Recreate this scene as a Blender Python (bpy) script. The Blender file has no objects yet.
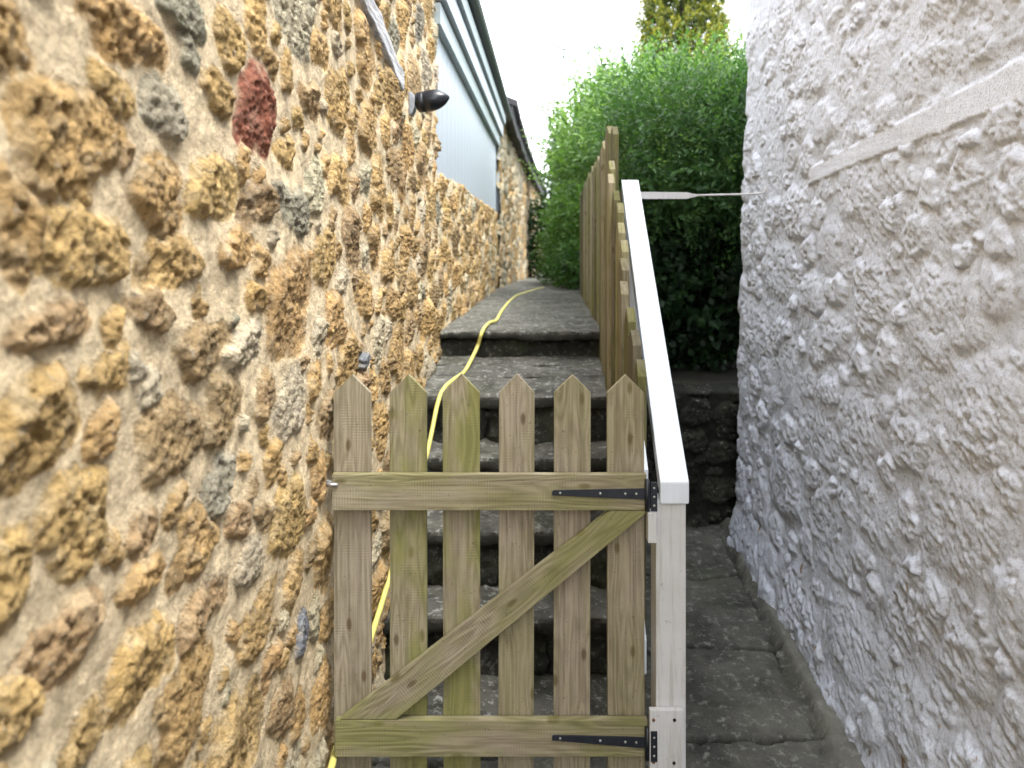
import bpy, bmesh, math, random
import numpy as np
from mathutils import Vector, Matrix

# ------------------------------------------------------------------ camera, sky, sun
S = bpy.context.scene
EYE = 1.60                       # eye height above the ground at the gate
F = 800.0                        # focal length in pixels of a 1024 wide picture
cam_d = bpy.data.cameras.new('camera')
cam = bpy.data.objects.new('camera', cam_d)
S.collection.objects.link(cam)
cam.location = (0, 0, EYE)
cam.rotation_euler = (math.pi/2, 0, 0)
cam_d.sensor_width = 36.0
cam_d.lens = 36.0*F/1024
cam_d.shift_y = -134.0/1024
cam_d.clip_start = 0.05
cam_d.clip_end = 1000
cam_d.dof.use_dof = True
cam_d.dof.focus_distance = 2.15
cam_d.dof.aperture_fstop = 3.6
S.camera = cam

W = bpy.data.worlds.new('World'); S.world = W; W.use_nodes = True
nt = W.node_tree; nt.nodes.clear()
SUN_EL, SUN_AZ = math.radians(62), math.radians(130)   # azimuth clockwise from +Y
sky = nt.nodes.new('ShaderNodeTexSky'); sky.sky_type = 'NISHITA'; sky.sun_disc = False
sky.sun_elevation = SUN_EL; sky.sun_rotation = SUN_AZ
mixc = nt.nodes.new('ShaderNodeMix'); mixc.data_type = 'RGBA'
tc = nt.nodes.new('ShaderNodeTexCoord'); no = nt.nodes.new('ShaderNodeTexNoise')
no.inputs['Scale'].default_value = 2.2; no.inputs['Detail'].default_value = 5
mr = nt.nodes.new('ShaderNodeMapRange'); mr.inputs[1].default_value = .3; mr.inputs[2].default_value = .6
mr.inputs[3].default_value = .72; mr.inputs[4].default_value = .95
nt.links.new(tc.outputs['Generated'], no.inputs['Vector'])
nt.links.new(no.outputs['Fac'], mr.inputs[0]); nt.links.new(mr.outputs[0], mixc.inputs[0])
nt.links.new(sky.outputs[0], mixc.inputs[6]); mixc.inputs[7].default_value = (10.5, 10.8, 11.2, 1)
bg = nt.nodes.new('ShaderNodeBackground'); bg.inputs['Strength'].default_value = 0.15
wo = nt.nodes.new('ShaderNodeOutputWorld')
nt.links.new(mixc.outputs[2], bg.inputs[0]); nt.links.new(bg.outputs[0], wo.inputs[0])

sun_d = bpy.data.lights.new('sun', 'SUN'); sun = bpy.data.objects.new('sun', sun_d)
S.collection.objects.link(sun)
sun_d.energy = 1.9; sun_d.angle = math.radians(20); sun_d.color = (1, .96, .90)
sd = Vector((math.sin(SUN_AZ)*math.cos(SUN_EL), math.cos(SUN_AZ)*math.cos(SUN_EL), math.sin(SUN_EL)))
sun.rotation_euler = sd.to_track_quat('Z', 'Y').to_euler()

S.view_settings.view_transform = 'Standard'; S.view_settings.look = 'None'
S.view_settings.exposure = 1.78; S.view_settings.gamma = 1
S.cycles.max_bounces = 8; S.cycles.diffuse_bounces = 5; S.cycles.use_denoising = True

# ------------------------------------------------------------------ helpers
C = S.collection
rs = np.random.RandomState(7)
random.seed(7)

def tag(o, label=None, cat=None, group=None, kind=None):
    if label: o['label'] = label
    if cat: o['category'] = cat
    if group: o['group'] = group
    if kind: o['kind'] = kind
    return o

def empty(name, loc=(0, 0, 0)):
    o = bpy.data.objects.new(name, None); C.objects.link(o); o.location = loc
    o.empty_display_size = .05
    return o

def link(name, me, mat=None, parent=None):
    o = bpy.data.objects.new(name, me); C.objects.link(o)
    if mat: me.materials.append(mat)
    if parent:
        o.parent = parent
        o.matrix_parent_inverse = Matrix.Translation(-parent.location)
    return o

def np_mesh(name, V, Q, smooth=True, cols=None, extra=None):
    me = bpy.data.meshes.new(name)
    V = np.asarray(V, np.float32); Q = np.asarray(Q, np.int32)
    me.vertices.add(len(V)); me.vertices.foreach_set('co', V.ravel())
    k = Q.shape[1]
    me.loops.add(Q.size); me.loops.foreach_set('vertex_index', Q.ravel())
    me.polygons.add(len(Q)); me.polygons.foreach_set('loop_start', np.arange(0, Q.size, k, dtype=np.int32))
    me.polygons.foreach_set('loop_total', np.full(len(Q), k, np.int32))
    me.polygons.foreach_set('use_smooth', np.full(len(Q), smooth, bool))
    if cols is not None:
        a = me.attributes.new('scol', 'FLOAT_COLOR', 'POINT')
        c4 = np.ones((len(V), 4), np.float32); c4[:, :3] = cols
        a.data.foreach_set('color', c4.ravel())
    if extra is not None:
        a = me.attributes.new('mask', 'FLOAT', 'POINT'); a.data.foreach_set('value', extra.astype(np.float32))
    me.update(calc_edges=True); me.validate()
    return me

def grid_quads(nr, nc, off=0, flip=False):
    i = np.arange(nr-1)[:, None]*nc + np.arange(nc-1)[None, :]
    q = np.stack([i, i+1, i+nc+1, i+nc], -1).reshape(-1, 4) + off
    return q[:, ::-1] if flip else q

_perm = np.random.RandomState(3).permutation(256).astype(np.int32)
_perm = np.concatenate([_perm, _perm, _perm])
_ga = np.random.RandomState(4).rand(256)*2*np.pi
_g2 = np.stack([np.cos(_ga), np.sin(_ga)], -1).astype(np.float32)
_g3 = np.random.RandomState(5).randn(256, 3).astype(np.float32); _g3 /= np.linalg.norm(_g3, axis=1)[:, None]

def perlin2(x, y):
    xi = np.floor(x).astype(np.int32); yi = np.floor(y).astype(np.int32)
    fx = (x-xi).astype(np.float32); fy = (y-yi).astype(np.float32); xi &= 255; yi &= 255
    sx = fx*fx*fx*(fx*(fx*6-15)+10); sy = fy*fy*fy*(fy*(fy*6-15)+10)
    def g(a, b, dx, dy):
        h = _perm[_perm[a]+b]; return _g2[h, 0]*dx+_g2[h, 1]*dy
    n00 = g(xi, yi, fx, fy); n10 = g(xi+1, yi, fx-1, fy)
    n01 = g(xi, yi+1, fx, fy-1); n11 = g(xi+1, yi+1, fx-1, fy-1)
    a = n00+sx*(n10-n00); b = n01+sx*(n11-n01)
    return (a+sy*(b-a))*1.5

def perlin3(p):
    ip = np.floor(p).astype(np.int32); f = (p-ip).astype(np.float32); ip &= 255
    s = f*f*f*(f*(f*6-15)+10); r = 0
    for dx in (0, 1):
        for dy in (0, 1):
            for dz in (0, 1):
                h = _perm[_perm[_perm[ip[:, 0]+dx]+ip[:, 1]+dy]+ip[:, 2]+dz]
                g = _g3[h]; d = f-np.array([dx, dy, dz], np.float32)
                w = (s[:, 0] if dx else 1-s[:, 0])*(s[:, 1] if dy else 1-s[:, 1])*(s[:, 2] if dz else 1-s[:, 2])
                r = r+w*(g*d).sum(1)
    return r*1.5

def fbm2(x, y, o=4, ridged=False, gain=.5):
    r = 0; a = 1; t = 0
    for k in range(o):
        n = perlin2(x*2**k+k*17.3, y*2**k+k*9.1)
        if ridged: n = 1-2*np.abs(n)
        r = r+a*n; t += a; a *= gain
    return r/t

def fbm3(p, o=4, ridged=False, gain=.5):
    r = 0; a = 1; t = 0
    for k in range(o):
        n = perlin3(p*2**k+k*17.3)
        if ridged: n = 1-2*np.abs(n)
        r = r+a*n; t += a; a *= gain
    return r/t

def sstep(a, b, x):
    t = np.clip((x-a)/(b-a), 0, 1); return t*t*(3-2*t)

# ------------------------------------------------------------------ materials
def new_mat(name):
    m = bpy.data.materials.new(name); m.use_nodes = True
    t = m.node_tree; b = t.nodes['Principled BSDF']
    return m, t, b

class NB:
    """small node builder"""
    def __init__(s, t): s.t = t
    def n(s, ty, **k):
        o = s.t.nodes.new(ty)
        for a, v in k.items(): setattr(o, a, v)
        return o
    def l(s, a, b): s.t.links.new(a, b)
    def val(s, sock, v):
        if isinstance(v, bpy.types.NodeSocket): s.l(v, sock)
        else: sock.default_value = v
    def mix(s, f, a, b, bt='MIX'):
        o = s.n('ShaderNodeMix', data_type='RGBA', blend_type=bt)
        for i, v in ((0, f), (6, a), (7, b)):
            if isinstance(v, tuple) and len(v) == 3: v = (*v, 1)
            s.val(o.inputs[i], v)
        return o.outputs[2]
    def math(s, op, a, b=0.0, c=None):
        o = s.n('ShaderNodeMath', operation=op); s.val(o.inputs[0], a); s.val(o.inputs[1], b)
        if c is not None: s.val(o.inputs[2], c)
        return o.outputs[0]
    def noise(s, vec, sc, det=4, rough=.55, dist=0):
        o = s.n('ShaderNodeTexNoise'); s.l(vec, o.inputs['Vector']); o.inputs['Scale'].default_value = sc
        o.inputs['Detail'].default_value = det; o.inputs['Roughness'].default_value = rough
        o.inputs['Distortion'].default_value = dist
        return o.outputs['Fac']
    def rng(s, v, a, b, c=0., d=1.):
        o = s.n('ShaderNodeMapRange'); s.l(v, o.inputs[0])
        for i, x in enumerate((a, b, c, d)): o.inputs[i+1].default_value = x
        return o.outputs[0]
    def mapping(s, vec, sc=(1, 1, 1), loc=(0, 0, 0)):
        o = s.n('ShaderNodeMapping'); s.l(vec, o.inputs[0]); s.val(o.inputs[3], sc)
        s.val(o.inputs[1], loc); return o.outputs[0]
    def bump(s, h, strength, dist, prev=None):
        o = s.n('ShaderNodeBump'); s.l(h, o.inputs['Height']); o.inputs['Strength'].default_value = strength
        o.inputs['Distance'].default_value = dist
        if prev: s.l(prev, o.inputs['Normal'])
        return o.outputs[0]

def mat_rubble(name, grain=1.0, rough=.9, var=.32, bump=1.0):
    m, t, b = new_mat(name); q = NB(t)
    at = q.n('ShaderNodeAttribute', attribute_name='scol'); mk = q.n('ShaderNodeAttribute', attribute_name='mask')
    P = q.n('ShaderNodeTexCoord').outputs['Object']
    n1 = q.noise(P, 26*grain, 6, .65); n2 = q.noise(P, 120*grain, 5, .7); n3 = q.noise(P, 420*grain, 3, .7)
    v = q.n('ShaderNodeTexVoronoi'); q.l(P, v.inputs['Vector']); v.inputs['Scale'].default_value = 75*grain
    c = q.mix(q.rng(n1, .35, .68), q.mix(1., at.outputs['Color'], (1-var, 1-var, 1-var), 'MULTIPLY'), q.mix(1., at.outputs['Color'], (1+var*.7, 1+var*.7, 1+var*.72), 'MULTIPLY'))
    c = q.mix(q.rng(n2, .52, .66, 0, .6), c, q.mix(1., c, (.42, .38, .34), 'MULTIPLY'))
    n4 = q.noise(P, 210*grain, 4, .75)
    dk = q.math('MULTIPLY', q.rng(n4, .56, .64), mk.outputs['Fac'])
    c = q.mix(q.math('MULTIPLY', dk, .55), c, q.mix(1., c, (.3, .27, .23), 'MULTIPLY'))
    # pale lichen flecks on the stones
    fl = q.math('MULTIPLY', q.rng(q.noise(P, 60*grain, 5, .75), .6, .66), mk.outputs['Fac'])
    c = q.mix(q.math('MULTIPLY', fl, .45), c, (.6, .57, .5))
    q.l(c, b.inputs['Base Color']); b.inputs['Roughness'].default_value = rough
    b.inputs['Specular IOR Level'].default_value = .25
    h = q.math('ADD', q.math('MULTIPLY', n2, 1.3), q.math('MULTIPLY', n3, .6))
    hh = q.math('ADD', h, q.math('MULTIPLY', q.math('MULTIPLY', v.outputs['Distance'], mk.outputs['Fac']), 1.0))
    q.l(q.bump(hh, bump, .009/grain), b.inputs['Normal'])
    return m

def mat_wood():
    m, t, b = new_mat('weathered_softwood'); q = NB(t)
    P = q.n('ShaderNodeTexCoord').outputs['Object']
    inf = q.n('ShaderNodeObjectInfo'); rnd = inf.outputs['Random']
    gr = q.n('ShaderNodeAttribute', attribute_name='green', attribute_type='OBJECT').outputs['Fac']
    off = q.n('ShaderNodeCombineXYZ'); q.l(q.math('MULTIPLY', rnd, 13.), off.inputs[0]); q.l(q.math('MULTIPLY', rnd, 37.), off.inputs[2])
    ad = q.n('ShaderNodeVectorMath', operation='ADD'); q.l(P, ad.inputs[0]); q.l(off.outputs[0], ad.inputs[1]); P2 = ad.outputs[0]
    # knots
    kn = q.n('ShaderNodeTexVoronoi', voronoi_dimensions='2D'); sk = q.n('ShaderNodeSeparateXYZ'); q.l(P2, sk.inputs[0])
    ck2 = q.n('ShaderNodeCombineXYZ'); q.l(q.math('MULTIPLY', sk.outputs[0], 10.), ck2.inputs[0]); q.l(q.math('MULTIPLY', sk.outputs[2], 4.2), ck2.inputs[1])
    q.l(ck2.outputs[0], kn.inputs['Vector']); kn.inputs['Scale'].default_value = 1.
    kd = kn.outputs['Distance']; knot = q.rng(kd, .085, .04); halo = q.rng(kd, .55, .1)
    # grain flows round the knots
    ring = q.noise(q.mapping(P2, (14, 6, .9)), 1., 2, .5)
    ph = q.math('ADD', q.math('MULTIPLY', ring, 13.), q.math('MULTIPLY', halo, 1.3))
    fine = q.noise(q.mapping(P2, (160, 60, 3.5)), 1., 4, .6)
    bands = q.math('ADD', q.math('MULTIPLY', q.math('SINE', q.math('MULTIPLY', ph, 6.28)), .5), .5)
    blot = q.noise(P2, 9, 4, .6)
    bands = q.math('MULTIPLY', bands, q.rng(q.noise(q.mapping(P2, (20, 10, 2)), 1., 3), .3, .6, .25, .8))
    c = q.mix(bands, (.335, .285, .215), (.225, .185, .13))
    c = q.mix(q.rng(fine, .42, .66, 0, .6), c, (.085, .065, .045))
    c = q.mix(q.rng(blot, .45, .75, 0, .5), c, (.36, .315, .245))
    c = q.mix(q.math('MULTIPLY', knot, .75), c, (.07, .035, .018))
    g1 = q.noise(q.mapping(P2, (7, 7, 2.5)), 1., 5, .65)
    gm = q.math('MULTIPLY', q.rng(g1, .36, .58, .1, 1.25), gr)
    c = q.mix(q.math('MINIMUM', gm, .88), c, q.mix(bands, (.205, .205, .065), (.12, .123, .034)))
    sp = q.rng(q.noise(P2, 160, 2, .5), .68, .74, 0, .6); c = q.mix(sp, c, (.06, .05, .035))
    tn = q.n('ShaderNodeCombineColor')
    ta_ = q.math('SUBTRACT', 1.0, q.n('ShaderNodeAttribute', attribute_name='tone', attribute_type='OBJECT').outputs['Fac'])
    for k_ in range(3): q.l(ta_, tn.inputs[k_])
    c = q.mix(1., c, tn.outputs[0], 'MULTIPLY')
    q.l(c, b.inputs['Base Color']); b.inputs['Roughness'].default_value = .82; b.inputs['Specular IOR Level'].default_value = .25
    saw = q.math('SINE', q.math('MULTIPLY', q.n('ShaderNodeSeparateXYZ').outputs[2], 1.))
    sx = q.n('ShaderNodeSeparateXYZ'); q.l(P2, sx.inputs[0])
    saw = q.math('MULTIPLY', q.math('SINE', q.math('MULTIPLY', sx.outputs[2], 900.)), q.rng(q.noise(P2, 12, 2), .5, .65, 0, .2))
    h = q.math('ADD', q.math('MULTIPLY', fine, 1.2), q.math('ADD', q.math('MULTIPLY', bands, .6), saw))
    q.l(q.bump(h, .8, .0012), b.inputs['Normal'])
    return m

def mat_paint(name, col, dirt=(.25, .2, .13), amt=.4, rough=.45, chip=0.0, grain=True):
    m, t, b = new_mat(name); q = NB(t)
    P = q.n('ShaderNodeTexCoord').outputs['Object']
    n1 = q.noise(P, 7, 5, .6); n2 = q.noise(q.mapping(P, (90, 90, 5)), 1., 4, .65); n3 = q.noise(P, 60, 5, .7)
    c = q.mix(q.rng(n1, .4, .75, 0, amt*.35), col, dirt)
    c = q.mix(q.rng(n2, .5, .75, 0, amt*.8), c, dirt)
    c = q.mix(q.rng(n3, .62, .72, 0, amt), c, dirt)
    if chip: c = q.mix(q.rng(q.noise(P, 34, 6, .7), .64-chip*.1, .66-chip*.1, 0, .8), c, (.3, .24, .17))
    q.l(c, b.inputs['Base Color']); b.inputs['Roughness'].default_value = rough
    q.l(q.bump(q.math('ADD', n3, q.math('MULTIPLY', n2, 1.2)), .35, .0015), b.inputs['Normal'])
    return m

def mat_slab(name, dark, light, lich, sc=1., moss=.3, face=False, joints=False):
    m, t, b = new_mat(name); q = NB(t)
    P = q.n('ShaderNodeTexCoord').outputs['Object']
    n1 = q.noise(P, 5*sc, 6, .65, .4); n2 = q.noise(P, 26*sc, 6, .7); n3 = q.noise(P, 110*sc, 5, .7); n4 = q.noise(P, 3.2*sc, 5, .6)
    c = q.mix(q.rng(n1, .35, .65), dark, light)
    c = q.mix(q.rng(n2, .54, .66, 0, .75), c, lich)
    c = q.mix(q.rng(n3, .55, .7, 0, .6), c, tuple(x*.4 for x in dark))
    c = q.mix(q.rng(n4, .5, .7, 0, moss), c, (.05, .062, .018))
    if joints:
        at = q.n('ShaderNodeAttribute', attribute_name='scol'); sp_ = q.n('ShaderNodeSeparateColor'); q.l(at.outputs['Color'], sp_.inputs[0])
        c = q.mix(sp_.outputs[1], c, q.mix(n2, (.13, .128, .11), (.26, .255, .225)))
        c = q.mix(sp_.outputs[0], c, (.010, .011, .006))
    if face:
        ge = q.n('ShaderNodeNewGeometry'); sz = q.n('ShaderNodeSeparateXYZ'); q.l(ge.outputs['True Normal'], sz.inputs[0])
        c = q.mix(q.math('MULTIPLY', q.rng(q.math('ADD', sz.outputs[2], q.math('MULTIPLY', q.math('SUBTRACT', n2, .5), .8)), .75, .35), .88), c, (.022, .022, .017))  # shade of the nosing fronts painted in: upright faces coloured darker
    q.l(c, b.inputs['Base Color']); b.inputs['Roughness'].default_value = .8; b.inputs['Specular IOR Level'].default_value = .3
    q.l(q.bump(q.math('ADD', n2, n3), .8, .006), b.inputs['Normal'])
    return m

def mat_plain(name, col, rough=.5, metal=0., nz=.2, spec=.5):
    m, t, b = new_mat(name); q = NB(t)
    P = q.n('ShaderNodeTexCoord').outputs['Object']; n = q.noise(P, 45, 5, .65)
    c = q.mix(q.rng(n, .35, .7), tuple(x*(1-nz) for x in col), tuple(min(1, x*(1+nz)) for x in col))
    q.l(c, b.inputs['Base Color']); b.inputs['Roughness'].default_value = rough; b.inputs['Metallic'].default_value = metal
    b.inputs['Specular IOR Level'].default_value = spec
    q.l(q.bump(n, .25, .001), b.inputs['Normal'])
    return m

def mat_leaf(name):
    m, t, b = new_mat(name); q = NB(t)
    at = q.n('ShaderNodeAttribute', attribute_name='scol')
    q.l(at.outputs['Color'], b.inputs['Base Color']); b.inputs['Roughness'].default_value = .5
    b.inputs['Specular IOR Level'].default_value = .35
    tr = q.n('ShaderNodeBsdfTranslucent'); q.l(q.mix(1., at.outputs['Color'], (1.3, 1.5, .6), 'MULTIPLY'), tr.inputs[0])
    ms = q.n('ShaderNodeMixShader'); ms.inputs[0].default_value = .35
    q.l(b.outputs[0], ms.inputs[1]); q.l(tr.outputs[0], ms.inputs[2])
    q.l(ms.outputs[0], t.nodes['Material Output'].inputs[0])
    return m

M = dict(
    rubble=mat_rubble('ochre_rubble_stone'),
    lime=mat_rubble('limewashed_rubble', 1.2, .8, .08, .45),
    darkrub=mat_rubble('dark_mossy_stone', .8, .9, .4, .8),
    wood=mat_wood(),
    white=mat_paint('white_gloss_paint', (.66, .71, .78), (.42, .43, .42), .3, .4),
    oldwhite=mat_paint('worn_white_paint', (.57, .575, .58), (.27, .245, .2), .7, .6, .0),
    clad=mat_paint('pale_blue_white_boards', (.38, .43, .49), (.30, .35, .40), .25, .5),
    fascia=mat_paint('grey_fascia_paint', (.30, .36, .38), (.15, .19, .2), .4, .5),
    black=mat_plain('black_painted_iron', (.012, .016, .024), .42, 0, .3),
    blackplastic=mat_plain('black_plastic', (.012, .015, .022), .3, 0, .2),
    steel=mat_plain('galvanised_steel', (.5, .5, .5), .4, .8),
    bracket=mat_plain('pale_grey_bracket', (.26, .28, .31), .5),
    rust=mat_plain('rusty_screw', (.2, .09, .04), .8),
    hole=mat_plain('dark_hole', (.01, .01, .01), .9),
    hose=mat_plain('yellow_rubber_hose', (.66, .60, .17), .5, 0, .12),
    iron=mat_paint('white_painted_iron', (.6, .6, .62), (.3, .28, .26), .4, .45),
    roofdark=mat_plain('dark_roof_tiles', (.03, .03, .033), .8, 0, .4),
    timber=None, gutter=mat_plain('dark_grey_gutter', (.06, .07, .075), .5, 0, .2), plainwall=mat_plain('ochre_stonework', (.45, .34, .19), .9, 0, .3, .2), plainlime=mat_plain('limewash', (.58, .58, .6), .85, 0, .08, .2),
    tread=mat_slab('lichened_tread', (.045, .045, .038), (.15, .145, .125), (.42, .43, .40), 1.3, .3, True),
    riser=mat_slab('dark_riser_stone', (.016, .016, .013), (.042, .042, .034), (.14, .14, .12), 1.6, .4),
    pave=mat_slab('worn_wet_paving', (.042, .042, .036), (.125, .122, .105), (.27, .27, .24), 1.2, .28, joints=True),
    soil=mat_slab('dark_soil', (.012, .010, .008), (.026, .022, .016), (.05, .045, .03), 1., .6),
    leaf=mat_leaf('leaves'), bark=mat_plain('brown_bark', (.030, .022, .016), .9, 0, .4),
)

# weathered grey timber in the wall
def mat_timber():
    m, t, b = new_mat('silvery_weathered_timber'); q = NB(t)
    P = q.n('ShaderNodeTexCoord').outputs['Object']
    n1 = q.noise(q.mapping(P, (30, 6, 90)), 1., 5, .65, 1.); n2 = q.noise(P, 30, 4)
    c = q.mix(q.rng(n1, .35, .65), (.22, .225, .24), (.60, .61, .64))
    c = q.mix(q.rng(n2, .5, .7, 0, .5), c, (.42, .36, .28))
    q.l(c, b.inputs['Base Color']); b.inputs['Roughness'].default_value = .85
    q.l(q.bump(n1, 1., .006), b.inputs['Normal'])
    return m
M['timber'] = mat_timber()

# ------------------------------------------------------------------ small mesh builders
def bm_link(name, bm, mat, parent=None, bevel=0., smooth=False, seg=2):
    if bevel:
        bmesh.ops.bevel(bm, geom=bm.edges[:], offset=bevel, segments=seg, affect='EDGES', profile=.6)
    bmesh.ops.recalc_face_normals(bm, faces=bm.faces[:])
    me = bpy.data.meshes.new(name); bm.to_mesh(me); bm.free()
    if smooth:
        for p in me.polygons: p.use_smooth = True
    return link(name, me, mat, parent)

def prism(bm, pts, y0, y1):
    """polygon in XZ, extruded along Y"""
    a = [bm.verts.new((x, y0, z)) for x, z in pts]; b = [bm.verts.new((x, y1, z)) for x, z in pts]
    bm.faces.new(a); bm.faces.new(b[::-1]); n = len(pts)
    for i in range(n): bm.faces.new((a[i], b[i], b[(i+1) % n], a[(i+1) % n]))

def box(name, x0, x1, y0, y1, z0, z1, mat, parent=None, bevel=.002):
    """box whose origin is at its own centre, so object textures differ per board"""
    cx, cy, cz = (x0+x1)/2, (y0+y1)/2, (z0+z1)/2
    bm = bmesh.new(); prism(bm, [(x0-cx, z0-cz), (x1-cx, z0-cz), (x1-cx, z1-cz), (x0-cx, z1-cz)], y0-cy, y1-cy)
    o = bm_link(name, bm, mat, parent, bevel); o.location = (cx, cy, cz)
    return o

def sheared(name, X0, X1, Ya, Yb, ta, tb, th, mat, parent, bevel=.003, X2=None, X3=None):
    """plumb-cut sloping bar: top ta at Ya, tb at Yb, vertical thickness th; X shifts from (X0,X1) to (X2,X3)"""
    if X2 is None: X2, X3 = X0, X1
    bm = bmesh.new()
    v = [bm.verts.new(p) for p in ((X0, Ya, ta-th), (X1, Ya, ta-th), (X1, Ya, ta), (X0, Ya, ta), (X2, Yb, tb-th), (X3, Yb, tb-th), (X3, Yb, tb), (X2, Yb, tb))]
    for f in ((0, 1, 2, 3), (7, 6, 5, 4), (0, 4, 5, 1), (1, 5, 6, 2), (2, 6, 7, 3), (3, 7, 4, 0)): bm.faces.new([v[i] for i in f])
    return bm_link(name, bm, mat, parent, bevel)

def tube(name, pts, rad, mat, parent=None, n=12, closed_ends=True):
    pts = [Vector(p) for p in pts]; rad = rad if hasattr(rad, '__len__') else [rad]*len(pts)
    bm = bmesh.new(); rings = []; up = Vector((0, 0, 1)); prev = None
    for i, p in enumerate(pts):
        d = (pts[min(i+1, len(pts)-1)]-pts[max(i-1, 0)]).normalized()
        if prev is None: a = d.cross(up if abs(d.z) < .95 else Vector((1, 0, 0))).normalized()
        else: a = (prev-d*prev.dot(d)).normalized()
        prev = a; b = d.cross(a)
        rings.append([bm.verts.new(p+(a*math.cos(t)+b*math.sin(t))*rad[i]) for t in [2*math.pi*k/n for k in range(n)]])
    for r0, r1 in zip(rings, rings[1:]):
        for k in range(n): bm.faces.new((r0[k], r0[(k+1) % n], r1[(k+1) % n], r1[k]))
    bm.faces.new(rings[0][::-1]); bm.faces.new(rings[-1])
    return bm_link(name, bm, mat, parent, smooth=True)

def smooth_path(P, k=8):
    P = [np.array(p, float) for p in P]; P = [2*P[0]-P[1]]+P+[2*P[-1]-P[-2]]; out = []
    for i in range(1, len(P)-2):
        for j in range(k):
            t = j/k; a, b, c, d = P[i-1], P[i], P[i+1], P[i+2]
            out.append(.5*((2*b)+(-a+c)*t+(2*a-5*b+4*c-d)*t*t+(-a+3*b-3*c+d)*t**3))
    out.append(P[-2]); return [tuple(p) for p in out]

def px(x, y, Y):
    """point at distance Y seen at picture position x, y (used to read sizes off the photograph)"""
    return ((x-512)/F*Y, Y, EYE+(250-y)/F*Y)

def rough_block(name, x0, x1, y0, y1, z0, z1, mat, parent, res=.012, r=.012, amp=.008, fr=9., seed=0., xfun=None, ridged=True):
    """rounded, chipped stone block: top, front, back and both ends"""
    V = []; Q = []; off = 0
    lo = np.array([x0, y0, z0]); hi = np.array([x1, y1, z1])
    def face(ax, side):
        nonlocal off
        u, v = [a for a in range(3) if a != ax]
        nu = max(2, int((hi[u]-lo[u])/res)+1); nv = max(2, int((hi[v]-lo[v])/res)+1)
        A, B = np.meshgrid(np.linspace(lo[u], hi[u], nu), np.linspace(lo[v], hi[v], nv))
        P = np.zeros((nu*nv, 3)); P[:, u] = A.ravel(); P[:, v] = B.ravel(); P[:, ax] = hi[ax] if side else lo[ax]
        flip = (side == 0) ^ (ax == 1)
        V.append(P); Q.append(grid_quads(nv, nu, off, flip)); off += nu*nv
    face(2, 1); face(1, 0); face(0, 0); face(0, 1); face(1, 1)
    P = np.concatenate(V); Qs = np.concatenate(Q)
    ce = np.clip(P, lo+r, hi-r); d = P-ce; L = np.linalg.norm(d, axis=1)[:, None]; N = d/np.maximum(L, 1e-9)
    P = ce+N*r
    n = fbm3(P*fr+seed, 5, ridged); n2 = fbm3(P*fr*.35+seed+5, 2)
    P = P+N*(amp*(n[:, None]-.3)+amp*1.2*n2[:, None])
    if xfun: P = xfun(P)
    me = np_mesh(name, P, Qs, True)
    return link(name, me, mat, parent)

# ------------------------------------------------------------------ rubble wall generator
def fill_seeds(seeds, u0, u1, v0, v1, levels, tries, rnd, gap=.008, asp=(.9, 1.6)):
    """seeds rows: u, v, ru, rv ; greedy packing of smaller and smaller stones"""
    A = [list(s) for s in seeds]; arr = np.array(A) if A else np.zeros((0, 4))
    cap = np.zeros((20000, 4)); n = len(arr); cap[:n] = arr
    for lv, nt_ in zip(levels, tries):
        for _ in range(nt_):
            rv = lv*rnd.uniform(.8, 1.25); ru = rv*rnd.uniform(*asp)
            u = rnd.uniform(u0, u1); v = rnd.uniform(v0, v1)
            du = (cap[:n, 0]-u)/(cap[:n, 2]+ru+gap); dv = (cap[:n, 1]-v)/(cap[:n, 3]+rv+gap)
            if n and (du*du+dv*dv).min() < .96: continue
            cap[n] = (u, v, ru, rv); n += 1
            if n >= 20000: return cap[:n]
    return cap[:n]

def stamp(us, vs, seeds, rnd, warp=.019, wfreq=11.):
    """us, vs 1-D; returns best normalised distance, second best and the stone index"""
    nu, nv = len(us), len(vs)
    U, Vv = np.meshgrid(us, vs)
    WU = U+warp*fbm2(U*wfreq, Vv*wfreq, 3)+.006*perlin2(U*45, Vv*45)
    WV = Vv+warp*fbm2(U*wfreq+50, Vv*wfreq+31, 3)+.006*perlin2(U*45+9, Vv*45+4)
    D1 = np.full((nv, nu), 9., np.float32); D2 = D1.copy(); ID = np.full((nv, nu), -1, np.int32)
    for k, (u, v, ru, rv) in enumerate(seeds):
        m = 1.6
        i0, i1 = np.searchsorted(us, (u-ru*m-.02, u+ru*m+.02)); j0, j1 = np.searchsorted(vs, (v-rv*m-.02, v+rv*m+.02))
        if i1 <= i0 or j1 <= j0: continue
        a = (WU[j0:j1, i0:i1]-u)/ru; b = (WV[j0:j1, i0:i1]-v)/rv
        th = np.arctan2(b, a); ph = rnd.rand(4)*6.28
        R = 1.06+.13*np.cos(2*th+ph[0])+.10*np.cos(3*th+ph[1])+.06*np.cos(5*th+ph[2])
        d = (np.abs(a)**2.5+np.abs(b)**2.5)**.4/R
        s1 = D1[j0:j1, i0:i1]; s2 = D2[j0:j1, i0:i1]; si = ID[j0:j1, i0:i1]
        w = d < s1
        s2[:] = np.where(w, s1, np.minimum(s2, d)); s1[:] = np.where(w, d, s1); si[:] = np.where(w, k, si)
    return U, Vv, D1, D2, ID

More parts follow.
